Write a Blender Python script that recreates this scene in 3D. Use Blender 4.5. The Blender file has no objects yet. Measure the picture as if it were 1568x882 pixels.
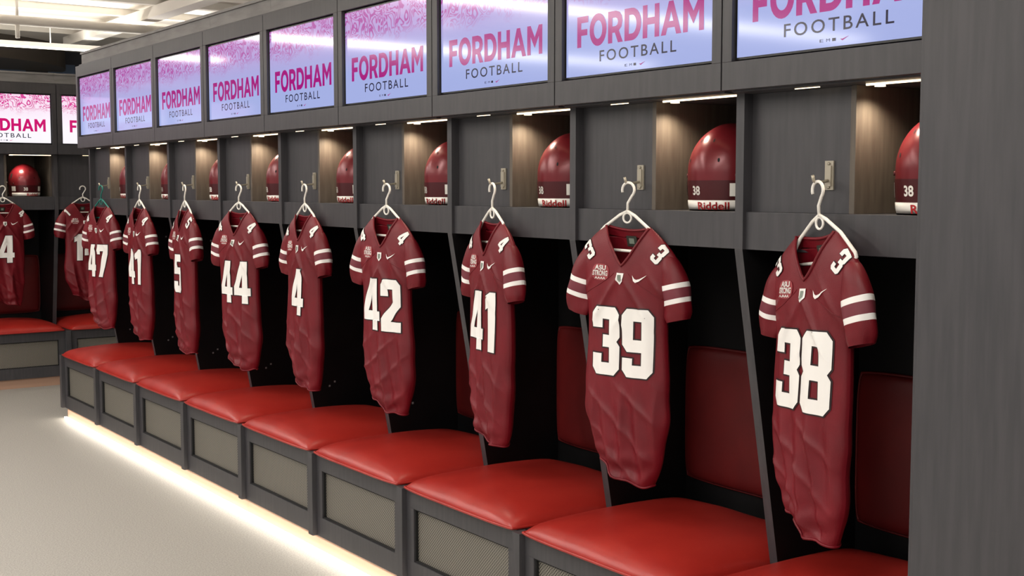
import bpy, bmesh, math, random
from mathutils import Vector, Matrix
R = math.radians
scene = bpy.context.scene
try:
    scene.view_settings.view_transform = 'Standard'
except Exception:
    pass

# ------------------------------------------------------------------ helpers
def lin(c):
    out = []
    for v in c:
        v = v / 255.0
        out.append(v / 12.92 if v <= 0.04045 else ((v + 0.055) / 1.055) ** 2.4)
    return (out[0], out[1], out[2], 1.0)

def base_mat(name, col, rough=0.5, metal=0.0, spec=0.5, emit=None, estr=0.0):
    m = bpy.data.materials.new(name)
    m.use_nodes = True
    b = m.node_tree.nodes['Principled BSDF']
    b.inputs['Base Color'].default_value = lin(col)
    b.inputs['Roughness'].default_value = rough
    b.inputs['Metallic'].default_value = metal
    b.inputs['Specular IOR Level'].default_value = spec
    if emit:
        b.inputs['Emission Color'].default_value = lin(emit)
        b.inputs['Emission Strength'].default_value = estr
    return m

def noise_mat(name, c1, c2, scale=(1, 1, 1), nscale=5.0, detail=6, rough=0.5, bump=0.0, bscale=None,
              metal=0.0, spec=0.5, lo=0.35, hi=0.65, sheen=0.0):
    m = base_mat(name, c1, rough, metal, spec)
    nt = m.node_tree
    N, L = nt.nodes, nt.links
    b = N['Principled BSDF']
    tc = N.new('ShaderNodeTexCoord')
    mp = N.new('ShaderNodeMapping')
    mp.inputs['Scale'].default_value = scale
    L.new(tc.outputs['Object'], mp.inputs['Vector'])
    nz = N.new('ShaderNodeTexNoise')
    nz.inputs['Scale'].default_value = nscale
    nz.inputs['Detail'].default_value = detail
    L.new(mp.outputs[0], nz.inputs['Vector'])
    cr = N.new('ShaderNodeValToRGB')
    cr.color_ramp.elements[0].position = lo
    cr.color_ramp.elements[1].position = hi
    cr.color_ramp.elements[0].color = lin(c1)
    cr.color_ramp.elements[1].color = lin(c2)
    L.new(nz.outputs[0], cr.inputs[0])
    L.new(cr.outputs[0], b.inputs['Base Color'])
    if bump > 0:
        bp = N.new('ShaderNodeBump')
        bp.inputs['Strength'].default_value = bump
        bp.inputs['Distance'].default_value = 0.002
        if bscale:
            n2 = N.new('ShaderNodeTexNoise')
            n2.inputs['Scale'].default_value = bscale
            n2.inputs['Detail'].default_value = 3
            L.new(tc.outputs['Object'], n2.inputs['Vector'])
            L.new(n2.outputs[0], bp.inputs['Height'])
        else:
            L.new(nz.outputs[0], bp.inputs['Height'])
        L.new(bp.outputs[0], b.inputs['Normal'])
    if sheen > 0:
        b.inputs['Sheen Weight'].default_value = sheen
    return m

M = {}
M['wood'] = noise_mat('charcoal_wood', (57, 56, 59), (66, 64, 67), (18, 18, 1.6), 3.0, 8, 0.42, 0.05)
M['woodlite'] = noise_mat('grey_wood_light', (122, 120, 119), (140, 138, 137), (2, 2, 12), 3.0, 8, 0.5)
M['cubby'] = noise_mat('charcoal_wood_warm_lit', (78, 69, 61), (92, 83, 73), (18, 18, 1.6), 3.0, 8, 0.45)  # same wood as the frame, with warm cubby light painted into its colour
M['black'] = noise_mat('black_laminate', (10, 9, 10), (14, 13, 14), (4, 4, 4), 3.0, 4, 0.55, spec=0.25)
M['kick'] = base_mat('toe_kick', (176, 140, 118), 0.6)
M['led'] = base_mat('led_white', (255, 250, 240), 0.5, emit=(255, 246, 230), estr=5.0)
M['ledwarm'] = base_mat('led_warm', (255, 240, 215), 0.5, emit=(255, 228, 186), estr=4.0)
M['metal'] = base_mat('brushed_nickel', (172, 164, 148), 0.35, 0.4)
M['dark'] = base_mat('dark_gap', (8, 8, 9), 0.7)
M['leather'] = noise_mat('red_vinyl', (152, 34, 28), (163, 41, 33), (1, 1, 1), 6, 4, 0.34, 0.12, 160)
M['leatherdk'] = noise_mat('red_vinyl_back_shaded', (92, 13, 14), (104, 17, 17), (1, 1, 1), 6, 4, 0.5, 0.12, 160)  # dark red, deepened further to paint in the shade inside the locker
M['jersey'] = noise_mat('crimson_mesh_fabric', (98, 8, 21), (112, 12, 26), (1, 1, 1), 5, 4, 0.48, 0.22, 420, spec=0.38)
M['jwhite'] = base_mat('jersey_white', (236, 233, 229), 0.6)
M['jblack'] = base_mat('jersey_black_outline', (30, 8, 12), 0.6)
M['jdusty'] = base_mat('jersey_stripe_mid', (108, 38, 50), 0.65)
M['jpatch'] = base_mat('jersey_patch', (150, 56, 62), 0.65)
M['tag'] = base_mat('collar_tag', (40, 42, 34), 0.6)
M['gold'] = base_mat('patch_gold', (120, 130, 118), 0.6)
M['plastic'] = base_mat('white_plastic', (236, 232, 224), 0.3)
M['teal'] = base_mat('teal_plastic', (20, 110, 100), 0.3)
M['helmet'] = base_mat('helmet_maroon', (108, 24, 32), 0.30, 0.15)
M['helmetdk'] = base_mat('helmet_maroon_band', (70, 13, 19), 0.32, 0.15)
M['pad'] = base_mat('helmet_padding', (16, 15, 16), 0.8)
M['redtext'] = base_mat('red_print', (180, 24, 30), 0.5)
M['cream'] = noise_mat('cream_ceiling', (230, 224, 214), (238, 232, 224), (1, 1, 1), 2, 3, 0.8)
M['creamlt'] = base_mat('cream_paint', (236, 231, 222), 0.6)

# perforated metal
m = base_mat('perforated_metal', (140, 134, 120), 0.45, 0.2)
nt = m.node_tree; N = nt.nodes; L = nt.links
tc = N.new('ShaderNodeTexCoord'); vo = N.new('ShaderNodeTexVoronoi')
vo.inputs['Scale'].default_value = 110; vo.inputs['Randomness'].default_value = 0.0
mp = N.new('ShaderNodeMapping'); mp.inputs['Scale'].default_value = (1, 0.001, 1)
mp.inputs['Rotation'].default_value = (0, R(45), 0)
L.new(tc.outputs['Object'], mp.inputs['Vector']); L.new(mp.outputs[0], vo.inputs['Vector'])
cr = N.new('ShaderNodeValToRGB')
cr.color_ramp.elements[0].position = 0.30; cr.color_ramp.elements[1].position = 0.42
cr.color_ramp.elements[0].color = lin((42, 40, 37)); cr.color_ramp.elements[1].color = lin((138, 133, 123))
L.new(vo.outputs['Distance'], cr.inputs[0]); L.new(cr.outputs[0], N['Principled BSDF'].inputs['Base Color'])
M['perf'] = m

# floor
m = base_mat('speckled_rubber_floor', (190, 187, 178), 0.55)
nt = m.node_tree; N = nt.nodes; L = nt.links
tc = N.new('ShaderNodeTexCoord')
n1 = N.new('ShaderNodeTexNoise'); n1.inputs['Scale'].default_value = 150; n1.inputs['Detail'].default_value = 4
n2 = N.new('ShaderNodeTexVoronoi'); n2.inputs['Scale'].default_value = 210
L.new(tc.outputs['Object'], n1.inputs['Vector']); L.new(tc.outputs['Object'], n2.inputs['Vector'])
c1 = N.new('ShaderNodeValToRGB')
c1.color_ramp.elements[0].position = 0.33; c1.color_ramp.elements[1].position = 0.65
c1.color_ramp.elements[0].color = lin((136, 134, 128)); c1.color_ramp.elements[1].color = lin((168, 165, 158))
L.new(n1.outputs[0], c1.inputs[0])
c2 = N.new('ShaderNodeValToRGB')
c2.color_ramp.elements[0].position = 0.1; c2.color_ramp.elements[1].position = 0.2
c2.color_ramp.elements[0].color = (0.6, 0.6, 0.6, 1); c2.color_ramp.elements[1].color = (1, 1, 1, 1)
L.new(n2.outputs['Distance'], c2.inputs[0])
mx = N.new('ShaderNodeMix'); mx.data_type = 'RGBA'; mx.blend_type = 'MULTIPLY'; mx.inputs[0].default_value = 0.5
L.new(c1.outputs[0], mx.inputs[6]); L.new(c2.outputs[0], mx.inputs[7])
L.new(mx.outputs[2], N['Principled BSDF'].inputs['Base Color'])
M['floor'] = m

def screen_mat(name, lowc, topc, patc, strength):
    m = base_mat(name, (10, 10, 12), 0.08)
    nt = m.node_tree; N = nt.nodes; L = nt.links
    b = N['Principled BSDF']
    tc = N.new('ShaderNodeTexCoord')
    sp = N.new('ShaderNodeSeparateXYZ'); L.new(tc.outputs['Object'], sp.inputs[0])
    mr = N.new('ShaderNodeMapRange')
    mr.inputs[1].default_value = 0.0; mr.inputs[2].default_value = 0.40
    L.new(sp.outputs[2], mr.inputs[0])
    g = N.new('ShaderNodeValToRGB')
    g.color_ramp.elements[0].position = 0.35; g.color_ramp.elements[1].position = 1.0
    g.color_ramp.elements[0].color = lin(lowc); g.color_ramp.elements[1].color = lin(topc)
    L.new(mr.outputs[0], g.inputs[0])
    nz = N.new('ShaderNodeTexNoise'); nz.inputs['Scale'].default_value = 12; nz.inputs['Detail'].default_value = 1.0
    nz.inputs['Distortion'].default_value = 1.5
    L.new(tc.outputs['Object'], nz.inputs['Vector'])
    mu = N.new('ShaderNodeMath'); mu.operation = 'MULTIPLY'; mu.inputs[1].default_value = 44
    L.new(nz.outputs[0], mu.inputs[0])
    si = N.new('ShaderNodeMath'); si.operation = 'SINE'; L.new(mu.outputs[0], si.inputs[0])
    th = N.new('ShaderNodeMapRange'); th.inputs[1].default_value = -0.1; th.inputs[2].default_value = 0.3
    L.new(si.outputs[0], th.inputs[0])
    n3 = N.new('ShaderNodeTexNoise'); n3.inputs['Scale'].default_value = 6
    L.new(tc.outputs['Object'], n3.inputs['Vector'])
    ad = N.new('ShaderNodeMath'); ad.operation = 'MULTIPLY_ADD'; ad.inputs[1].default_value = 0.35
    L.new(n3.outputs[0], ad.inputs[0]); L.new(mr.outputs[0], ad.inputs[2])
    mk = N.new('ShaderNodeMapRange'); mk.inputs[1].default_value = 0.76; mk.inputs[2].default_value = 0.95
    L.new(ad.outputs[0], mk.inputs[0])
    mm = N.new('ShaderNodeMath'); mm.operation = 'MULTIPLY'
    L.new(th.outputs[0], mm.inputs[0]); L.new(mk.outputs[0], mm.inputs[1])
    mx = N.new('ShaderNodeMix'); mx.data_type = 'RGBA'
    L.new(mm.outputs[0], mx.inputs[0]); L.new(g.outputs[0], mx.inputs[6]); mx.inputs[7].default_value = lin(patc)
    L.new(mx.outputs[2], b.inputs['Emission Color'])
    b.inputs['Emission Strength'].default_value = strength
    return m
M['screenA'] = screen_mat('screen_image', (172, 184, 238), (204, 164, 222), (186, 92, 176), 0.9)
M['screenB'] = screen_mat('screen_image_white', (248, 244, 252), (246, 214, 236), (214, 70, 150), 1.05)
M['magA'] = base_mat('screen_magenta', (10, 0, 8), 0.12, emit=(172, 10, 128), estr=0.9)
M['magB'] = base_mat('screen_crimson', (10, 0, 8), 0.12, emit=(206, 20, 110), estr=1.0)
M['scrtxt'] = base_mat('screen_dark_text', (10, 8, 12), 0.12, emit=(36, 30, 56), estr=0.8)
M['bezel'] = base_mat('monitor_bezel', (16, 16, 18), 0.3)

class MB:
    def __init__(self):
        self.v = []; self.f = []; self.m = []; self.s = []
    def add(self, vs, fs, mat=0, smooth=False):
        o = len(self.v)
        self.v.extend([tuple(p) for p in vs])
        for f in fs:
            self.f.append(tuple(i + o for i in f)); self.m.append(mat); self.s.append(smooth)
    def box(self, x0, x1, y0, y1, z0, z1, mat=0):
        vs = [(x0, y0, z0), (x1, y0, z0), (x1, y1, z0), (x0, y1, z0), (x0, y0, z1), (x1, y0, z1), (x1, y1, z1), (x0, y1, z1)]
        fs = [(0, 3, 2, 1), (4, 5, 6, 7), (0, 1, 5, 4), (1, 2, 6, 5), (2, 3, 7, 6), (3, 0, 4, 7)]
        self.add(vs, fs, mat)
    def prism(self, prof, x0, x1, side, edge):
        n = len(prof)
        vs = [(x0, p[0], p[1]) for p in prof] + [(x1, p[0], p[1]) for p in prof]
        self.add(vs, [tuple(range(n - 1, -1, -1)), tuple(range(n, 2 * n))], side)
        self.add(vs, [(i, (i + 1) % n, (i + 1) % n + n, i + n) for i in range(n)], edge)
    def tube(self, pts, r, mat=0, seg=10, closed=False):
        pts = [Vector(p) for p in pts]
        n = len(pts)
        vs = []; prev = None
        for i, p in enumerate(pts):
            a = pts[(i - 1) % n] if (closed or i > 0) else p
            b = pts[(i + 1) % n] if (closed or i < n - 1) else p
            t = (b - a)
            t = t.normalized() if t.length > 1e-9 else Vector((0, 0, 1))
            if prev is None:
                up = Vector((0, 1, 0)) if abs(t.y) < 0.9 else Vector((1, 0, 0))
            else:
                up = prev
            x = up - t * up.dot(t)
            x = x.normalized() if x.length > 1e-6 else t.orthogonal().normalized()
            prev = x
            y = t.cross(x)
            for j in range(seg):
                an = 2 * math.pi * j / seg
                vs.append(p + (x * math.cos(an) + y * math.sin(an)) * r)
        fs = []
        rng = n if closed else n - 1
        for i in range(rng):
            for j in range(seg):
                k = (i + 1) % n
                fs.append((i * seg + j, i * seg + (j + 1) % seg, k * seg + (j + 1) % seg, k * seg + j))
        if not closed:
            fs.append(tuple(range(seg - 1, -1, -1)))
            fs.append(tuple((n - 1) * seg + j for j in range(seg)))
        self.add(vs, fs, mat, True)
    def mesh(self, name, mats, weld=0.0):
        me = bpy.data.meshes.new(name)
        me.from_pydata(self.v, [], self.f)
        for mt in mats:
            me.materials.append(M[mt])
        me.polygons.foreach_set('material_index', self.m)
        me.polygons.foreach_set('use_smooth', self.s)
        me.update()
        return me

def obj(name, me, loc=(0, 0, 0), rot=(0, 0, 0), parent=None, bevel=0.0, scale=1.0):
    o = bpy.data.objects.new(name, me)
    scene.collection.objects.link(o)
    o.location = loc; o.rotation_euler = rot; o.scale = (scale, scale, scale)
    if parent:
        o.parent = parent
    if bevel > 0:
        b = o.modifiers.new('bevel', 'BEVEL'); b.width = bevel; b.segments = 2; b.limit_method = 'ANGLE'
    return o

def curve_to_bm(cu):
    o = bpy.data.objects.new('tmp', cu)
    scene.collection.objects.link(o)
    dg = bpy.context.evaluated_depsgraph_get()
    dg.update()
    me = bpy.data.meshes.new_from_object(o.evaluated_get(dg))
    bm = bmesh.new(); bm.from_mesh(me)
    bpy.data.objects.remove(o); bpy.data.meshes.remove(me); bpy.data.curves.remove(cu)
    return bm

def fit_bm(bm, w, h):
    xs = [v.co.x for v in bm.verts]; ys = [v.co.y for v in bm.verts]
    x0, x1, y0, y1 = min(xs), max(xs), min(ys), max(ys)
    for v in bm.verts:
        v.co.x = ((v.co.x - x0) / (x1 - x0) - 0.5) * w
        v.co.y = ((v.co.y - y0) / (y1 - y0) - 0.5) * h
    return bm

def text_bm(txt, w, h, bold=0.0, spacing=1.0):
    cu = bpy.data.curves.new('t', 'FONT'); cu.body = txt; cu.size = 1.0
    cu.space_character = spacing
    cu.resolution_u = 4
    if bold > 0:
        cu.offset = bold; cu.extrude = 0.002
    return fit_bm(curve_to_bm(cu), w, h)

def ell(cx, cy, rx, ry, a0, a1, n):
    return [(cx + rx * math.cos(R(a0 + (a1 - a0) * i / n)), cy + ry * math.sin(R(a0 + (a1 - a0) * i / n))) for i in range(n + 1)]
DIG = {
 '8': (6, [[(1,0),(5,0),(6,1),(6,4.3),(5.4,5),(6,5.7),(6,9),(5,10),(1,10),(0,9),(0,5.7),(.6,5),(0,4.3),(0,1)]],
       [[(2.15,1.8),(3.85,1.8),(3.85,4.1),(2.15,4.1)], [(2.15,5.9),(3.85,5.9),(3.85,8.2),(2.15,8.2)]]),
 '3': (6, [[(1,0),(5,0),(6,1),(6,4.3),(5.4,5),(6,5.7),(6,9),(5,10),(1,10),(0,9),(0,6.9),(2.15,6.9),(2.15,8.2),(3.85,8.2),(3.85,5.9),(2.3,5.9),(2.3,4.1),(3.85,4.1),(3.85,1.8),(2.15,1.8),(2.15,3.1),(0,3.1),(0,1)]], []),
 '9': (6, [[(1,0),(5,0),(6,1),(6,9),(5,10),(1,10),(0,9),(0,4.7),(1,3.7),(3.85,3.7),(3.85,1.8),(2.15,1.8),(2.15,2.8),(0,2.8),(0,1)]],
       [[(2.15,5.5),(3.85,5.5),(3.85,8.2),(2.15,8.2)]]),
 '1': (4.0, [[(1.3,0),(3.7,0),(3.7,10),(1.9,10),(0.2,8.8),(0.2,7.0),(1.3,7.4)]], []),
 '4': (6.4, [[(3.3,0),(5.6,0),(5.6,1.9),(6.4,1.9),(6.4,3.7),(5.6,3.7),(5.6,10),(2.7,10),(0,4),(0,1.9),(3.3,1.9)]],
       [[(2.0,3.7),(3.3,3.7),(3.3,6.8)]]),
 '2': (6, [[(0,0),(6,0),(6,1.9),(2.9,1.9),(6,4.9),(6,9),(5,10),(1,10),(0,9),(0,6.8),(2.15,6.8),(2.15,8.15),(3.85,8.15),(3.85,5.7),(0,2.4)]], []),
 '5': (6, [[(1,0),(5,0),(6,1),(6,5.6),(5,6.6),(2.15,6.6),(2.15,8.1),(5.8,8.1),(5.8,10),(0,10),(0,4.8),(3.85,4.8),(3.85,1.8),(2.15,1.8),(2.15,2.9),(0,2.9),(0,1)]], []),
 '7': (6, [[(1.2,0),(3.6,0),(6,7.4),(6,10),(0,10),(0,7.0),(1.9,7.0),(1.9,8.0),(3.6,8.0)]], []),
 'F': (6.5, [[(0,0),(2.4,0),(2.4,3.8),(6,3.8),(6,5.8),(2.4,5.8),(2.4,7.9),(6.5,7.9),(6.5,10),(0,10)]], []),
 'O': (9.8, [ell(4.9, 5, 4.9, 5.2, 0, 345, 23)], [ell(4.9, 5, 2.45, 2.95, 0, 345, 23)]),
 'R': (8.3, [[(0,0),(2.4,0),(2.4,3.2),(3.8,3.2),(5.6,0),(8.3,0),(6.1,3.7),(7.5,4.8),(8,6.6),(7.6,8.3),(6.3,9.5),(4.3,10),(0,10)]],
       [[(2.4,5.2),(4.2,5.2),(5.2,5.6),(5.55,6.6),(5.2,7.5),(4.2,7.9),(2.4,7.9)]]),
 'D': (9.0, [[(0,0)] + ell(4, 5, 5, 5, -90, 90, 14) + [(0,10)]], [[(2.4,2.1)] + ell(4, 5, 2.5, 2.9, -90, 90, 12) + [(2.4,7.9)]]),
 'H': (8.6, [[(0,0),(2.4,0),(2.4,4),(6.2,4),(6.2,0),(8.6,0),(8.6,10),(6.2,10),(6.2,6.1),(2.4,6.1),(2.4,10),(0,10)]], []),
 'A': (10.2, [[(0,0),(2.5,0),(3.3,2.1),(6.9,2.1),(7.7,0),(10.2,0),(6.2,10),(4,10)]], [[(4.0,4.0),(6.2,4.0),(5.1,6.9)]]),
 'M': (10, [[(0,0),(2.3,0),(2.3,6.2),(5,2.2),(7.7,6.2),(7.7,0),(10,0),(10,10),(7.7,10),(5,5.9),(2.3,10),(0,10)]], []),
}
def area(p):
    return 0.5 * sum(p[i][0] * p[(i + 1) % len(p)][1] - p[(i + 1) % len(p)][0] * p[i][1] for i in range(len(p)))
def offset_poly(p, o):
    if area(p) < 0: p = p[::-1]
    n = len(p); out = []
    for i in range(n):
        a = Vector(p[i - 1]); b = Vector(p[i]); c = Vector(p[(i + 1) % n])
        d1 = (b - a).normalized(); d2 = (c - b).normalized()
        n1 = Vector((d1.y, -d1.x)); n2 = Vector((d2.y, -d2.x))
        k = max(0.35, 1 + n1.dot(n2))
        q = b + (n1 + n2) * (o / k)
        out.append((q.x, q.y))
    return out
def digits_bm(txt, h, sx, grow=0.0, gap=0.9):
    cu = bpy.data.curves.new('d', 'CURVE'); cu.dimensions = '2D'; cu.fill_mode = 'BOTH'
    tot = sum(DIG[c][0] for c in txt) + gap * (len(txt) - 1)
    x = -tot / 2; s = h / 10.0
    for c in txt:
        wd, outs, holes = DIG[c]
        for kind, lst in ((1, outs), (-1, holes)):
            for p in lst:
                q = offset_poly([((x + a) * s * sx, (b - 5) * s) for a, b in p], kind * grow)
                sp = cu.splines.new('POLY'); sp.points.add(len(q) - 1)
                for i, (a, b) in enumerate(q):
                    sp.points[i].co = (a, b, 0, 1)
                sp.use_cyclic_u = True
        x += wd + gap
    return curve_to_bm(cu)
def cut_bm(bm, step):
    for ax in (0, 1):
        vals = [v.co[ax] for v in bm.verts]
        lo, hi = min(vals), max(vals)
        k = math.ceil(lo / step)
        while k * step < hi:
            co = [0, 0, 0]; no = [0, 0, 0]; co[ax] = k * step; no[ax] = 1
            bmesh.ops.bisect_plane(bm, geom=bm.verts[:] + bm.edges[:] + bm.faces[:], plane_co=co, plane_no=no, dist=1e-5)
            k += 1
def put_bm(mb, bm, fn, mat, smooth=False, free=True):
    bm.verts.index_update()
    mb.add([fn(v.co.x, v.co.y) for v in bm.verts], [tuple(v.index for v in f.verts) for f in bm.faces], mat, smooth)
    if free: bm.free()

# ------------------------------------------------------------------ layout constants
W = 0.795
XF = 2.44      # bench-front plane of the main row
Y0 = 1.81      # near end of the main row
YF = 10.5      # bench-front plane of the far row
CAMZ = 1.63

# ------------------------------------------------------------------ locker mesh (r right, d depth, z up)
def make_locker():
    b = MB()
    wood, black, perf, kick, cub, lite, led, dark = range(8)
    T = 0.016
    b.prism([(0.220, 1.45), (0.78, 1.45), (0.78, 2.475), (0.17, 2.475), (0.17, 1.915), (0.220, 1.905)], -T, T, wood, wood)
    b.prism([(0.40, 0.44), (0.78, 0.44), (0.78, 1.45), (0.220, 1.45)], -T, T, black, wood)
    b.box(T, W - T, 0.755, 0.775, 0.44, 1.46, black)
    b.box(T, W - T, 0.755, 0.775, 1.46, 2.47, cub)
    # shelf + rail
    b.box(T, W - T, 0.250, 0.755, 1.538, 1.560, wood)
    b.box(T, W - T, 0.232, 0.250, 1.45, 1.560, wood)
    b.box(T, W - T, 0.250, 0.755, 1.45, 1.46, black)
    # hook panel & cubby partition
    b.box(T, 0.390, 0.255, 0.275, 1.560, 1.905, wood)
    b.box(0.390, 0.408, 0.238, 0.755, 1.560, 1.905, cub)
    b.box(0.760, W - T, 0.285, 0.755, 1.560, 1.905, cub)
    b.box(T, W - T, 0.17, 0.755, 1.905, 1.925, wood)
    # header frame around monitor
    g = 0.0025
    b.box(g, W - g, 0.14, 0.165, 1.91, 1.99, wood)
    b.box(g, W - g, 0.14, 0.165, 2.405, 2.48, wood)
    b.box(g, 0.04, 0.14, 0.165, 1.99, 2.405, wood)
    b.box(W - 0.04, W - g, 0.14, 0.165, 1.99, 2.405, wood)
    b.box(0.02, W - 0.02, 0.19, 0.20, 1.95, 2.44, dark)
    b.box(-g, g, 0.15, 0.165, 1.915, 2.475, dark)
    # top board (set back, lighter)
    b.box(0, W, 0.165, 0.78, 2.48, 2.495, wood)
    b.box(0, W, 0.185, 0.205, 2.495, 2.565, lite)
    b.box(0, W, 0.175, 0.78, 2.565, 2.58, lite)
    # under header LED bar and puck, plus a glint drawn as a glowing strip
    b.box(0.44, 0.765, 0.235, 0.240, 1.900, 1.905, led)
    b.box(0.22, 0.31, 0.205, 0.207, 1.903, 1.905, led)  # glint by the hook panel, imitated with emission
    vs = [(0.455 + 0.014 * math.cos(2 * math.pi * i / 16), 0.275 + 0.014 * math.sin(2 * math.pi * i / 16), z) for z in (1.899, 1.905) for i in range(16)]
    b.add(vs, [tuple(range(16))] + [(i, (i + 1) % 16, 16 + (i + 1) % 16, 16 + i) for i in range(16)], led)
    # bench base
    b.box(-0.022, 0.022, -0.022, 0.04, 0.077, 0.452, wood)
    b.box(0.022, W - 0.022, 0.0, 0.025, 0.378, 0.452, wood)
    b.box(0.022, W - 0.022, 0.0, 0.025, 0.077, 0.165, wood)
    b.box(0.022, 0.075, 0.0, 0.025, 0.165, 0.378, wood)
    b.box(W - 0.075, W - 0.022, 0.0, 0.025, 0.165, 0.378, wood)
    b.box(0.07, W - 0.07, 0.018, 0.03, 0.16, 0.385, perf)
    for (x0, x1, z0, z1) in ((0.075, W - 0.075, 0.372, 0.378), (0.075, W - 0.075, 0.165, 0.171), (0.075, 0.081, 0.171, 0.372), (W - 0.081, W - 0.075, 0.171, 0.372)):
        b.box(x0, x1, 0.006, 0.018, z0, z1, dark)
    b.box(0, W, 0.03, 0.77, 0.43, 0.452, wood)
    b.box(0, W, 0.03, 0.76, 0.077, 0.09, wood)
    b.box(-0.015, 0.015, 0.04, 0.77, 0.09, 0.43, wood)
    b.box(0, W, 0.75, 0.77, 0.09, 0.43, wood)
    b.box(0, W, 0.020, 0.035, 0.0, 0.077, kick)
    for (dd, zz) in ((0.47, 1.30), (0.50, 0.62), (0.47, 0.60)):
        b.box(0.016, 0.018, dd, dd + 0.010, zz, zz + 0.010, lite)
    return b.mesh('locker_mesh', ['wood', 'black', 'perf', 'kick', 'cubby', 'woodlite', 'ledwarm', 'dark'])
locker_me = make_locker()

# hook
b = MB()
b.box(-0.015, 0.015, -0.005, 0.0, -0.030, 0.050, 0)
b.box(-0.010, 0.010, -0.010, -0.005, -0.02, 0.036, 0)
for z in (-0.023, 0.042):
    b.tube([(0, -0.005, z), (0, -0.009, z)], 0.004, 0, 8)
b.tube([(0, -0.006, -0.004), (0, -0.03, -0.008), (0, -0.055, -0.010), (0, -0.066, -0.006), (0, -0.072, 0.010)], 0.0045, 0)
hook_me = b.mesh('coat_hook_mesh', ['metal'])

# cushions
def rim_idx(n):
    return [i for i in range(n + 1)] + [(j * (n + 1) + n) for j in range(1, n + 1)] + [n * (n + 1) + i for i in range(n - 1, -1, -1)] + [j * (n + 1) for j in range(n - 1, 0, -1)]
def make_pad(w, dp, h, crown, ea, ec, pw, name, mat, n=44, wrinkle=0.0):
    b = MB(); vs = []; fs = []
    for j in range(n + 1):
        for i in range(n + 1):
            a = math.sin((i / n * 2 - 1) * math.pi / 2); c = math.sin((j / n * 2 - 1) * math.pi / 2)
            k = 1 - 0.036 * (abs(a) * abs(c)) ** 5
            edge = max(0, 1 - abs(a) ** ea) * max(0, 1 - abs(c) ** ec)
            hh = edge ** pw * h + crown * (1 - a ** 2) * (1 - c ** 2)
            hh += wrinkle * math.sin(a * 9 + c * 4) * edge * (abs(c) ** 3)
            vs.append((a * w / 2 * k, c * dp / 2 * k, hh))
    for j in range(n):
        for i in range(n):
            q = j * (n + 1) + i
            fs.append((q, q + 1, q + n + 2, q + n + 1))
    b.add(vs, fs, 0, True)
    rim = rim_idx(n)
    b.add([vs[i] for i in rim], [tuple(range(len(rim) - 1, -1, -1))], 0, False)
    b.tube([(vs[i][0], vs[i][1], 0.006) for i in rim[::2]], 0.005, 0, 6, True)
    return b.mesh(name, [mat])
seat_me = make_pad(W - 0.038, 0.735, 0.050, 0.042, 7, 9, 0.46, 'seat_mesh', 'leather', wrinkle=0.002)
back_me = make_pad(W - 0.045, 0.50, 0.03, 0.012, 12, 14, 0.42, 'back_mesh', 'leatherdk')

# monitor
def make_monitor(scr, mag, txt, name):
    b = MB()
    w, h = 0.711, 0.405
    b.box(-w / 2, w / 2, 0.0, 0.03, 0, h, 1)
    e = 0.006
    b.add([(-w / 2 + e, -0.001, e), (w / 2 - e, -0.001, e), (w / 2 - e, -0.001, h - e), (-w / 2 + e, -0.001, h - e)], [(0, 1, 2, 3)], 0)
    put_bm(b, fit_bm(digits_bm('FORDHAM', 1.0, 0.8, 0.0, 0.85), 0.60, 0.105), lambda x, y: (x + 0.010, -0.002, 0.150 + y), 2)
    put_bm(b, text_bm('FOOTBALL', 0.365, 0.036, 0.006, 1.28), lambda x, y: (x + 0.010, -0.002, 0.064 + y), 3)
    for k, x in enumerate((-0.04, -0.018, 0.002)):
        put_bm(b, text_bm('EMI'[k], 0.012, 0.008), lambda xx, y, x=x: (x + xx, -0.002, 0.024 + y), 3)
    b.add([(0.022, -0.002, 0.024), (0.03, -0.002, 0.019), (0.052, -0.002, 0.030), (0.03, -0.002, 0.0235)], [(0, 1, 2, 3)], 2)
    return b.mesh(name, [scr, 'bezel', mag, txt])
mon_me = make_monitor('screenA', 'magA', 'scrtxt', 'monitor_mesh')
mon_far_me = make_monitor('screenB', 'magB', 'scrtxt', 'monitor_far_mesh')

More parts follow.
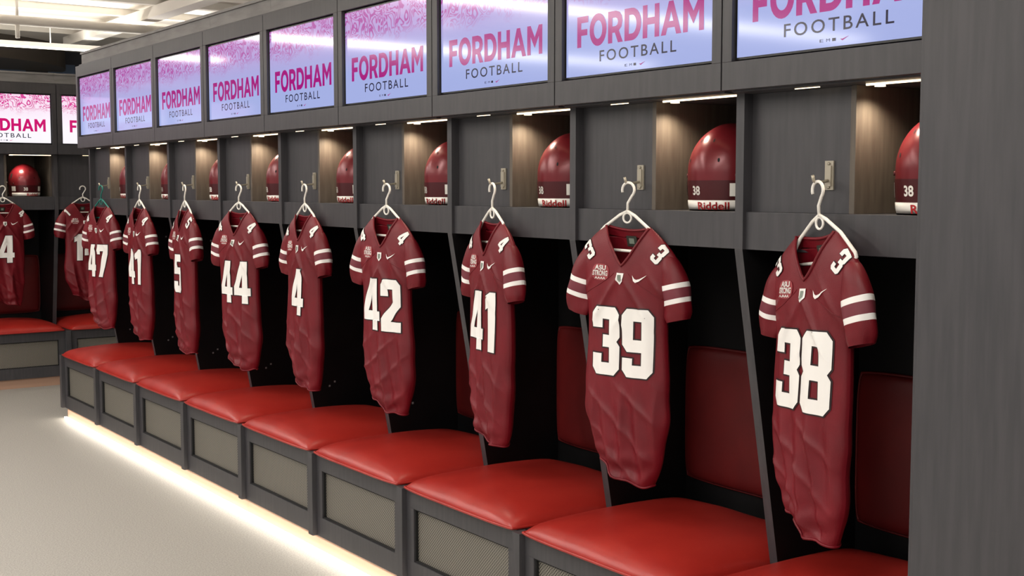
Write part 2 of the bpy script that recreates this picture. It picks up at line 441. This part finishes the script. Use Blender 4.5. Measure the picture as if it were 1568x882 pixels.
# ------------------------------------------------------------------ helmet
def make_helmet():
    b = MB()
    A, B, C = 0.118, 0.138, 0.142
    def ss(x, a, c):
        t = max(0, min(1, (x - a) / (c - a))); return t * t * (3 - 2 * t)
    def psimax(phi):
        p = abs((phi + math.pi) % (2 * math.pi) - math.pi) * 180 / math.pi
        v = 70 + (128 - 70) * ss(p, 48, 66)
        v -= 9 * ss(p, 120, 150)
        return R(v)
    def P(phi, psi, k=1.0):
        s = math.sin(psi)
        if psi > math.pi / 2:
            f = s ** 0.35; z = 0.185 * math.cos(psi)
        else:
            f = s; z = C * math.cos(psi)
        rid = 1 + 0.016 * math.exp(-((math.sin(phi) * f * A) / 0.026) ** 4) * (1 if psi < math.pi / 2 else max(0, 1 - (psi - math.pi / 2) * 2))
        return (A * math.sin(phi) * f * k * rid, B * math.cos(phi) * f * k * rid, z * k * rid)
    def zphi(phi, z, k):
        psi = math.acos(max(-1, min(1, z / 0.185))) if z < 0 else math.acos(min(1, z / C))
        return P(phi, psi, k)
    nf, ns = 96, 36
    for k, mat in ((1.0, 0), (0.93, 2)):
        vs = []; fs = []
        for i in range(nf):
            phi = 2 * math.pi * i / nf
            pm = psimax(phi)
            for j in range(ns + 1):
                vs.append(P(phi, 0.02 + (pm - 0.02) * j / ns, k))
        for i in range(nf):
            for j in range(ns):
                a = i * (ns + 1) + j; c = ((i + 1) % nf) * (ns + 1) + j
                fs.append((a, a + 1, c + 1, c))
        b.add(vs, fs, mat, True)
        b.add([vs[i * (ns + 1)] for i in range(nf)], [tuple(range(nf))], mat, True)
        if k == 1.0: outer = [vs[i * (ns + 1) + ns] for i in range(nf)]
        else: inner = [vs[i * (ns + 1) + ns] for i in range(nf)]
    b.add(outer + inner, [(i, (i + 1) % nf, (i + 1) % nf + nf, i + nf) for i in range(nf)], 2, True)
    b.tube(outer, 0.0035, 2, 6, True)
    vs = []; n = 30
    for i in range(n + 1):
        phi = R(105 + 150 * i / n)
        for z in (-0.082, -0.06, -0.035, -0.022):
            vs.append(zphi(phi, z, 1.012))
    fs = [(i * 4 + j, i * 4 + j + 1, i * 4 + 5 + j, i * 4 + 4 + j) for i in range(n) for j in range(3)]
    b.add(vs, fs, 1, True)
    vs = []
    for i in range(n + 1):
        phi = R(118 + 124 * i / n)
        for z, kk in ((-0.102, 1.0), (-0.103, 1.026), (-0.09, 1.032), (-0.078, 1.026), (-0.078, 1.0)):
            vs.append(zphi(phi, z, kk))
    fs = [(i * 5 + j, i * 5 + j + 1, i * 5 + 6 + j, i * 5 + 5 + j) for i in range(n) for j in range(4)]
    b.add(vs, fs, 3, True)
    bm = text_bm('Riddell', 0.10, 0.021, 0.02)
    cut_bm(bm, 0.012)
    put_bm(b, bm, lambda x, y: zphi(R(160) - x / 0.125, -0.091 + y, 1.042), 4)
    bm = text_bm('38', 0.034, 0.026, 0.03); cut_bm(bm, 0.012)
    put_bm(b, bm, lambda x, y: zphi(R(186) - x / 0.13, -0.05 + y, 1.02), 3)
    for ph in (128, 232):
        vs = [zphi(R(ph + dx), z, 1.02) for dx in (-9, -3, 3, 9) for z in (-0.066, -0.046, -0.03)]
        b.add(vs, [(i * 3 + j, i * 3 + j + 1, i * 3 + 4 + j, i * 3 + 3 + j) for i in range(3) for j in range(2)], 3, True)
    for ph, z, s in ((152, 0.035, 0.006), (208, 0.035, 0.006), (96, -0.03, 0.014), (264, -0.03, 0.014), (114, 0.05, 0.02), (246, 0.05, 0.02), (165, 0.09, 0.005), (195, 0.09, 0.005)):
        vs = [zphi(R(ph), z, 1.008)]
        for q in range(16):
            an = 2 * math.pi * q / 16
            vs.append(zphi(R(ph) + math.cos(an) * s / 0.12 * 0.55, z + math.sin(an) * s, 1.008))
        b.add(vs, [(0, 1 + q, 1 + (q + 1) % 16) for q in range(16)], 2)
    for ph, z in ((128, -0.008), (232, -0.008), (80, -0.01), (280, -0.01)):
        p = Vector(zphi(R(ph), z, 1.0)); q = Vector(zphi(R(ph), z, 1.03))
        b.tube([p, q], 0.006, 1, 10)
    for z, rr in ((0.0, 1.12), (-0.045, 1.28), (-0.085, 1.25)):
        pts = []
        for q in range(17):
            ph = R(-64 + 128 * q / 16)
            k = 1.03 + (rr - 1.03) * math.cos(ph) ** 0.8
            pts.append((A * math.sin(ph) * k, B * math.cos(ph) * k, z))
        b.tube(pts, 0.0045, 3, 8)
    for x in (-0.03, 0.03):
        b.tube([(x, B * 1.08, 0.0), (x, B * 1.23, -0.045), (x, B * 1.2, -0.085)], 0.0045, 3, 8)
    return b.mesh('helmet_mesh', ['helmet', 'helmetdk', 'pad', 'plastic', 'redtext'])
helmet_me = make_helmet()

# ------------------------------------------------------------------ hanger
def make_hanger(mat):
    b = MB()
    pts = []
    for q in range(15):
        an = R(200 - 250 * q / 14)
        pts.append((0.024 * math.cos(an), 0, -0.026 + 0.024 * math.sin(an)))
    pts += [(0.008, 0, -0.056), (0, 0, -0.068), (0, 0, -0.098)]
    b.tube(pts, 0.0046, 0, 10)
    for s in (-1, 1):
        b.tube([(0, 0, -0.094), (s * 0.03, 0, -0.108), (s * 0.09, 0, -0.149), (s * 0.145, 0, -0.206), (s * 0.150, 0, -0.218), (s * 0.14, 0, -0.224)], 0.0052, 0, 10)
    b.tube([(-0.145, 0, -0.223), (0.145, 0, -0.223)], 0.005, 0, 10)
    lp = [(0.016 * math.sin(2 * math.pi * q / 14), 0, -0.116 - 0.016 * math.cos(2 * math.pi * q / 14)) for q in range(14)]
    b.tube(lp, 0.0036, 0, 8, True)
    return b.mesh('hanger_mesh', [mat])
hanger_me = make_hanger('plastic'); hanger_teal = make_hanger('teal')

# ------------------------------------------------------------------ jersey
def catmull(tbl, x):
    if x <= tbl[0][0]: return tbl[0][1]
    if x >= tbl[-1][0]: return tbl[-1][1]
    for i in range(len(tbl) - 1):
        if tbl[i][0] <= x <= tbl[i + 1][0]:
            x1, y1 = tbl[i]; x2, y2 = tbl[i + 1]
            x0, y0 = tbl[i - 1] if i > 0 else tbl[i]
            x3, y3 = tbl[i + 2] if i + 2 < len(tbl) else tbl[i + 1]
            t = (x - x1) / (x2 - x1); h = x2 - x1
            m1 = (y2 - y0) / (x2 - x0) * h; m2 = (y3 - y1) / (x3 - x1) * h
            return (2 * t ** 3 - 3 * t ** 2 + 1) * y1 + (t ** 3 - 2 * t ** 2 + t) * m1 + (-2 * t ** 3 + 3 * t ** 2) * y2 + (t ** 3 - t ** 2) * m2
WT = [(0, .094), (.03, .132), (.06, .163), (.09, .187), (.12, .198), (.15, .194), (.19, .180), (.24, .166), (.30, .160), (.4, .160), (.55, .162), (.64, .158), (.71, .146), (.77, .124), (.80, .108)]
DT = [(0, .007), (.03, .020), (.06, .028), (.12, .036), (.2, .042), (.4, .046), (.6, .048), (.70, .048), (.80, .036)]
VN = 0.125
HEM = 0.80

def make_jersey(num, seed, tilt=0.0):
    rnd = random.Random(seed)
    ph = [rnd.uniform(0, 6.28) for _ in range(12)]
    side = rnd.choice((-1, 1))
    def sm(x, a, c):
        t = max(0, min(1, (x - a) / (c - a))); return t * t * (3 - 2 * t)
    def wf(v):
        return catmull(WT, v) * (1 + 0.03 * math.sin(v * 12 + ph[0]) * min(1, v / 0.3) + 0.028 * math.sin(v * 41 + ph[8]) * sm(v, .45, .65))
    def ridge(x, sharp):
        s = math.sin(x)
        return (1 - abs(s)) ** sharp
    def Yf(u, v, back=False):
        w = wf(v); q = min(1, abs(u) / w)
        base = catmull(DT, v) * max(0, 1 - q ** 3.0) ** 0.5
        num_zone = sm(v, .22, .27) * (1 - sm(v, .48, .54))
        A1 = (0.001 + 0.006 * sm(v, 0.15, 0.3)) * (1 - 0.35 * num_zone) + 0.005 * sm(v, 0.48, 0.72)
        fold = A1 * math.sin(u * 46 + 1.5 * math.sin(v * 6 + ph[1]) + ph[2]) * (0.6 + 0.4 * math.sin(v * 7 + ph[3]))
        fold += 0.4 * A1 * math.sin(u * 96 - v * 14 + ph[4])
        # creases radiating from shoulders to chest
        fold += 0.010 * ridge((abs(u) * 1.0 - v * 0.7) * 30 + ph[5], 3.0) * sm(v, 0.10, 0.2) * (1 - sm(v, .27, .36))
        # long soft vertical drapes
        fold += 0.011 * ridge(u * 26 + 0.9 * math.sin(v * 5 + ph[10]) + ph[11], 2.2) * sm(v, .46, .6) * (1 - 0.5 * num_zone)
        # diagonal pulls across the waist
        fold += 0.008 * ridge((v + side * u * 0.75) * 27 + ph[9], 3.0) * sm(v, .47, .58)
        # gathers above the elastic hem
        fold += 0.006 * sm(v, .67, .78) * math.sin(v * 92 + u * 22 + ph[6])
        if back: fold = max(-0.004, min(0.5 * fold, 0.002))
        return base + fold * (1 - q ** 4) * sm(v, 0.0, 0.05)
    def zz(u, v):
        return -0.145 - v + math.tan(tilt) * u * max(0, 1 - v / 0.4) - sm(v, .55, HEM) * (0.20 * u + 0.024 * math.cos(u * 14 - 0.5) + 0.006 * math.sin(u * 60 + ph[6]))
    def sway(v):
        return 0.008 * math.sin(v * 4 + ph[3]) * sm(v, .2, .6) + 0.012 * sm(v, .5, .8)
    def PF(u, v, off=0.0):
        return (u + sway(v), -(Yf(u, v) + off), zz(u, v))
    def PB(u, v, off=0.0):
        return (u + sway(v), Yf(u, v, True) + off, zz(u, v))
    b = MB()
    NRW = 140
    rows = [HEM * (i / NRW) for i in range(NRW + 1)]
    NP = 36
    for s in (-1, 1):
        vs = []; fs = []
        for v in rows:
            w = wf(v); nk = 0.085 * max(0, 1 - (v / VN)) ** 0.8 if v < VN else 0.0
            for p in range(NP + 1):
                t = p / NP
                u = nk + (w - nk) * (0.35 * t + 0.65 * math.sin(t * math.pi / 2))
                vs.append(PF(s * u, v))
        for j in range(len(rows) - 1):
            for i in range(NP):
                k = j * (NP + 1) + i
                fs.append((k, k + 1, k + NP + 2, k + NP + 1) if s < 0 else (k, k + NP + 1, k + NP + 2, k + 1))
        b.add(vs, fs, 0, True)
    vs = []; fs = []; NB = 2 * NP
    for v in rows:
        w = wf(v)
        for p in range(NB + 1):
            t = p / NB * 2 - 1
            u = w * (0.35 * t + 0.65 * math.sin(t * math.pi / 2))
            vv = v + (0.012 * (1 - (u / w) ** 2) if v < 0.03 else 0)
            vs.append(PB(u, vv))
    for j in range(len(rows) - 1):
        for i in range(NB):
            k = j * (NB + 1) + i
            fs.append((k, k + 1, k + NB + 2, k + NB + 1))
    b.add(vs, fs, 0, True)
    # sleeves
    for s in (-1, 1):
        c0 = Vector((0.146, 0.072)); c1 = Vector((0.202, 0.290))
        dr = (c1 - c0).normalized(); pe = Vector((dr.y, -dr.x))
        NS, NR = 56, 36; vs = []; fsm = {0: [], 1: [], 2: []}
        for j in range(NS + 1):
            t = j / NS
            c = c0 + (c1 - c0) * t + Vector((0.012 * math.sin(t * math.pi), 0))
            a = catmull([(0, .014), (.12, .032), (.3, .043), (.6, .049), (.9, .046), (1, .038)], t)
            dd = catmull([(0, .012), (.12, .024), (.3, .033), (.6, .038), (.9, .036), (1, .031)], t)
            for i in range(NR):
                an = 2 * math.pi * i / NR
                wob = 1 + (0.07 * math.sin(an * 3 + t * 4 + ph[2]) + 0.05 * math.sin(an * 2 + t * 13 + ph[7]) + 0.035 * math.sin(an * 6 + t * 7 + ph[5])) * t
                uu = c.x + pe.x * a * math.cos(an) * wob; vv = c.y + pe.y * a * math.cos(an) * wob
                z = -0.145 - vv + math.tan(tilt) * s * uu * max(0, 1 - vv / 0.4)
                vs.append((s * uu, -dd * math.sin(an) * wob, z))
        for j in range(NS):
            t = (j + 0.5) / NS
            mt = 1 if (.47 < t < .54 or .68 < t < .75) else (2 if .54 <= t <= .68 else 0)
            for i in range(NR):
                f = (j * NR + i, j * NR + (i + 1) % NR, (j + 1) * NR + (i + 1) % NR, (j + 1) * NR + i)
                fsm[mt].append(f if s > 0 else f[::-1])
        o = len(b.v)
        b.v.extend(vs)
        for mt, fl in fsm.items():
            for f in fl:
                b.f.append(tuple(x + o for x in f)); b.m.append({0: 0, 1: 1, 2: 3}[mt]); b.s.append(True)
    # collar piping
    pts = []
    for s, rng in ((-1, range(0, 13)), (1, range(11, -1, -1))):
        for k in rng:
            v = VN * k / 12; nk = 0.085 * max(0, 1 - v / VN) ** 0.8
            pts.append(PF(s * nk, v, 0.001))
    b.tube(pts, 0.0045, 4, 8)
    bk = [PB(-0.085 + 0.170 * k / 12, 0.012 * (1 - ((k - 6) / 6) ** 2), 0.0) for k in range(13)]
    b.tube(bk, 0.0045, 4, 8)
    # hem
    hp = [PF(wf(HEM) * math.sin(R(-90 + 180 * k / 24)), HEM, 0.001) for k in range(25)] + [PB(wf(HEM) * math.sin(R(90 - 180 * k / 24)), HEM, 0.001) for k in range(1, 24)]
    b.tube(hp, 0.004, 0, 8, True)
    # yoke seams
    for s in (-1, 1):
        sp = [PF(s * (0.03 + 0.125 * k / 24), 0.150 + 0.075 * (k / 24) ** 0.8, 0.0002) for k in range(25)]
        b.tube(sp, 0.0014, 4, 6)
    # numbers
    jn = MB()
    vc = 0.372; H = 0.222; uc = 0.008
    sx = 0.86
    bm = digits_bm(num, H, sx, 0.0045, gap=0.55); cut_bm(bm, 0.008)
    put_bm(jn, bm, lambda x, y: PF(uc + x, vc - y, 0.0020), 1, True)
    bm = digits_bm(num, H, sx, 0.0, gap=0.55); cut_bm(bm, 0.008)
    put_bm(jn, bm, lambda x, y: PF(uc + x, vc - y, 0.0036), 0, True)
    for s, ch in ((-1, num[0]), (1, num[0])):
        for gr, off, mt in ((0.002, 0.002, 1), (0.0, 0.0035, 0)):
            bm = digits_bm(ch, 0.062, 0.95, gr); cut_bm(bm, 0.01)
            ca, sa = math.cos(s * R(38)), math.sin(s * R(38))
            def fn(x, y, s=s, ca=ca, sa=sa, off=off):
                u = s * 0.140 + x * ca + y * sa; v = 0.080 - (-x * sa + y * ca)
                w = wf(max(v, 0.001))
                u = max(-w * 0.985, min(w * 0.985, u))
                return PF(u, max(0.002, v), off)
            put_bm(jn, bm, fn, mt, True)
    def poly(pts, mat, off):
        cu = bpy.data.curves.new('p', 'CURVE'); cu.dimensions = '2D'; cu.fill_mode = 'BOTH'
        sp = cu.splines.new('POLY'); sp.points.add(len(pts) - 1)
        for i, (a, c) in enumerate(pts): sp.points[i].co = (a, c, 0, 1)
        sp.use_cyclic_u = True
        bm = curve_to_bm(cu); cut_bm(bm, 0.008)
        put_bm(jn, bm, lambda x, y: PF(x, -y, off), mat, True)
    pc = (-0.082, -0.150)
    poly([(pc[0] + 0.034 * math.copysign(abs(math.cos(t)) ** .7, math.cos(t)), pc[1] + 0.027 * math.copysign(abs(math.sin(t)) ** .7, math.sin(t))) for t in [2 * math.pi * k / 24 for k in range(24)]], 4, 0.0022)
    for tx, ww, hh, y0 in (('ASU', 0.046, 0.016, 0.135), ('STRONG', 0.060, 0.018, 0.153), ('AAAA', 0.046, 0.008, 0.169)):
        bm = text_bm(tx, ww, hh, 0.045); cut_bm(bm, 0.008)
        put_bm(jn, bm, lambda x, y, y0=y0: PF(pc[0] + x, y0 - y, 0.004), 0)
    sc = 0.014
    poly([(-sc, -.148), (sc, -.148), (sc, -.172), (0, -.186), (-sc, -.172)], 0, 0.0026)
    sc = 0.007
    poly([(-sc, -.154), (sc, -.154), (sc, -.17), (0, -.178), (-sc, -.17)], 2, 0.0042)
    poly([(.047, -.152), (.051, -.170), (.059, -.176), (.073, -.171), (.105, -.148), (.075, -.163), (.063, -.166), (.055, -.163)], 0, 0.0032)
    vs = [PB(x, v, -0.004) for x in (-0.02, 0.02) for v in (0.03, 0.065)]
    jn.add(vs, [(0, 1, 3, 2)], 3)
    vs = [PB(x, v, -0.006) for x in (-0.01, 0.01) for v in (0.038, 0.056)]
    jn.add(vs, [(0, 1, 3, 2)], 2)
    body = b.mesh('jersey_body', ['jersey', 'jwhite', 'jblack', 'jdusty', 'jersey'])
    marks = jn.mesh('jersey_marks', ['jwhite', 'jblack', 'gold', 'tag', 'jpatch'])
    return body, marks

# ------------------------------------------------------------------ place a locker unit
def unit(origin, rz, num, phi, seed, far=False, tilt=0.0, rj=0.330, dj=0.193, helmet=True, teal=False):
    rot = Matrix.Rotation(rz, 4, 'Z'); T = Matrix.Translation(Vector(origin))
    def W3(r, d, z): return tuple((T @ rot @ Vector((r, d, z))))
    obj('sports_locker', locker_me, origin, (0, 0, rz), bevel=0.0018)
    obj('seat_cushion', seat_me, W3(W / 2, 0.340, 0.4525), (0, 0, rz))
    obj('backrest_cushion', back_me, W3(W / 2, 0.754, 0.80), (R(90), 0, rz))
    obj('wall_monitor', mon_far_me if far else mon_me, W3(W / 2, 0.155, 1.995), (0, 0, rz))
    obj('coat_hook', hook_me, W3(rj - 0.008 if not far else 0.335, 0.2545, 1.655), (0, 0, rz))
    if num:
        body, marks = make_jersey(num, seed, tilt)
        j = obj('football_jersey', body, W3(rj, dj, 1.650), (0, 0, rz + phi))
        obj('numbers_and_logos', marks, parent=j)
        obj('clothes_hanger', hanger_teal if teal else hanger_me, W3(rj, dj, 1.650), (0, -tilt, rz + phi))
    if helmet:
        rr = random.Random(seed + 50)
        obj('football_helmet', helmet_me, W3(0.585, 0.40, 1.560 + 0.118), (0, 0, rz + R(rr.uniform(-8, 8))), scale=1.08)
    l = bpy.data.lights.new('cubby_downlight', 'SPOT'); l.energy = 5.5; l.color = (1.0, 0.85, 0.66)
    l.spot_size = R(140); l.spot_blend = 0.9; l.shadow_soft_size = 0.012
    lo = bpy.data.objects.new('cubby_downlight', l); scene.collection.objects.link(lo)
    lo.location = W3(0.470, 0.275, 1.892); lo.rotation_euler = (0, 0, rz)

nums = ['38', '39', '41', '42', '4', '44', '5', '41', '47']
phis = [-13, 13, -9, 8, 0, 12, -3, 2, 12]
tilts = [7, -2, 1, -1, 2, 0, 3, 0, 1]
rjs = [.318, .328, .340, .335, .332, .335, .332, .335, .335]
for k in range(9):
    unit((XF, Y0 + W * (k + 1), 0), R(-90), nums[k], R(phis[k]), 11 + k * 7, tilt=R(tilts[k]), teal=(k == 8), rj=rjs[k])
farn = [(0.515, '12', 3), (1.31, '21', -4), (2.105, '4', 4), (2.9, '14', 0), (3.695, '15', 5)]
for i, (x, n, p) in enumerate(farn):
    unit((x, YF, 0), 0, n, R(p), 200 + i * 5, far=True, rj=0.36 if i != 3 else 0.21)

# end column (near right)
b = MB()
b.box(0, 0.88, -1.3, 0, 0, 2.60, 0)
b.box(-0.006, 0.0, -1.29, -0.012, 0.08, 2.59, 0)
obj('wood_end_column', b.mesh('end_column', ['wood']), (XF - 0.015, Y0 - 0.002, 0), bevel=0.002)

# LED floor strip + its light
b = MB()
b.box(XF - 0.004, XF + 0.012, Y0, Y0 + 9 * W, 0.0, 0.010, 0)
obj('led_floor_strip', b.mesh('led_strip', ['led']))
l = bpy.data.lights.new('led_glow', 'AREA'); l.shape = 'RECTANGLE'; l.size = 9 * W; l.size_y = 0.02
l.energy = 9; l.color = (1.0, 0.93, 0.82)
lo = bpy.data.objects.new('led_glow', l); scene.collection.objects.link(lo)
lo.location = (XF + 0.004, Y0 + 4.5 * W, 0.070)
d = Vector((-0.6, 0, -1)).normalized(); yv = Vector((0, 1, 0)); zv = -d; yy = zv.cross(yv)
lo.rotation_euler = Matrix((yv, yy, zv)).transposed().to_euler()

# ------------------------------------------------------------------ room shell
b = MB(); b.box(-7, 7, -4, 15, -0.05, 0, 0); obj('floor', b.mesh('floor', ['floor']))
b = MB(); b.box(-7, 7, -4, 15, 3.2, 3.3, 0); obj('ceiling', b.mesh('ceiling', ['cream']))
M['wallgrey'] = noise_mat('grey_wall', (150, 146, 140), (158, 154, 148), (1, 1, 1), 2, 3, 0.8)
M['walldark'] = noise_mat('dark_wall', (48, 50, 56), (58, 60, 68), (1, 1, 1), 2, 3, 0.6)
M['bluepanel'] = base_mat('blue_grey_panel', (84, 104, 132), 0.4)
M['soffit'] = base_mat('taupe_soffit', (88, 80, 72), 0.6)
b = MB(); b.box(6.8, 7, -4, 15, 0, 3.2, 0); obj('wall_right', b.mesh('wall_right', ['wallgrey']))
b = MB(); b.box(-7, 6.8, 14.8, 15, 0, 3.2, 0)
for k in range(8):
    b.box(1.2 + k * 0.55, 1.5 + k * 0.55, 14.78, 14.8, 1.0, 3.05, 1)
obj('wall_far', b.mesh('wall_far', ['walldark', 'bluepanel']))
b = MB()
for k in range(13):
    y = 3.0 + k * 0.8
    b.box(-6.9, 6.7, y, y + 0.07, 3.14, 3.2, 0)
for k in range(5):
    x = -3 + k * 2.2
    b.box(x, x + 0.14, 2, 12.9, 3.05, 3.14, 0)
obj('ceiling_joists', b.mesh('ceiling_joists', ['creamlt']))
b = MB()
b.tube([(-6, 10.6, 2.98), (6.5, 10.6, 2.98)], 0.04, 0, 14)
for x in (2.6, 4.2, 5.6):
    b.tube([(x, 10.6, 2.98), (x, 10.6, 3.14)], 0.012, 0, 8)
    b.tube([(x, 10.6, 2.98), (x, 10.6, 2.84)], 0.018, 0, 8)
obj('ceiling_pipes', b.mesh('ceiling_pipes', ['creamlt']))
# curved soffit hanging from the ceiling
b = MB(); vs = []; n = 32
for i in range(n + 1):
    an = R(180 + 180 * i / n)
    x = 1.9 + 2.2 * math.cos(an); y = 14.78 + 1.6 * math.sin(an)
    vs += [(x, y, 2.96), (x, y, 3.2)]
fs = [(2 * i, 2 * i + 2, 2 * i + 3, 2 * i + 1) for i in range(n)]
fs.append(tuple(2 * i for i in range(n + 1))); fs.append(tuple(2 * i + 1 for i in range(n, -1, -1)))
b.add(vs, fs, 0)
obj('curved_soffit', b.mesh('curved_soffit', ['soffit']))

# linear ceiling fixtures
def fixture(x0, x1, y, z, energy, up):
    b = MB()
    L2 = (x1 - x0) / 2
    b.box(-L2, L2, -0.05, 0.05, 0.012, 0.05, 0)
    b.box(-L2 + 0.01, L2 - 0.01, -0.04, 0.04, 0.0, 0.012, 1)
    for x in (-L2 * 0.7, L2 * 0.7):
        b.tube([(x, 0, 0.05), (x, 0, 3.2 - z)], 0.005, 0, 6)
    o = obj('linear_ceiling_light', b.mesh('linear_light', ['creamlt', 'led']), ((x0 + x1) / 2, y, z))
    for nm, e, zz, rx in (('lamp_down', energy, -0.01, 0), ('added_fill_up', up, 0.055, math.pi)):  # the upward lamp is added fill for the dark ceiling
        l = bpy.data.lights.new(nm, 'AREA'); l.shape = 'RECTANGLE'; l.size = x1 - x0 - 0.1; l.size_y = 0.3 if rx == 0 else 0.08
        l.energy = e; l.color = (1.0, 0.965, 0.92)
        lo = bpy.data.objects.new(nm, l); scene.collection.objects.link(lo); lo.parent = o
        lo.location = (0, 0, zz); lo.rotation_euler = (rx, 0, 0)
fixture(0.2, 3.8, 12.1, 2.93, 50, 6)
for y in (-1.0, 1.6, 4.2, 6.8, 9.4):
    fixture(-3.2, 1.4, y, 2.85, 78, 25)

# added fill lights, hidden on the locker tops, to brighten the ceiling
def ceiling_fill(x0, x1, y0, y1, z, e):
    b = MB(); cx, cy = (x0 + x1) / 2, (y0 + y1) / 2
    b.box(x0 - cx, x1 - cx, y0 - cy, y1 - cy, 0, 0.02, 0)
    o = obj('added_ceiling_fill', b.mesh('ceiling_fill', ['creamlt']), (cx, cy, z))
    l = bpy.data.lights.new('added_fill_up', 'AREA'); l.shape = 'RECTANGLE'; l.size = x1 - x0; l.size_y = y1 - y0
    l.energy = e; l.color = (1.0, 0.95, 0.88)
    lo = bpy.data.objects.new('added_fill_up', l); scene.collection.objects.link(lo); lo.parent = o
    lo.location = (0, 0, 0.025); lo.rotation_euler = (math.pi, 0, 0)
ceiling_fill(0.6, 4.4, 11.05, 11.2, 2.581, 46)
ceiling_fill(3.0, 3.12, 2.2, 8.8, 2.581, 80)

# world
w = bpy.data.worlds.new('World'); scene.world = w; w.use_nodes = True
bg = w.node_tree.nodes['Background']
bg.inputs[0].default_value = (1.0, 0.98, 0.96, 1); bg.inputs[1].default_value = 0.55

# camera
cam = bpy.data.cameras.new('Camera'); co = bpy.data.objects.new('Camera', cam)
scene.collection.objects.link(co)
cam.sensor_width = 36; cam.lens = 36 * 1900 / 1568
co.location = (0, 0, CAMZ)
co.rotation_euler = (R(90 - 4.6), 0, R(-35.25))
cam.clip_start = 0.05
scene.camera = co
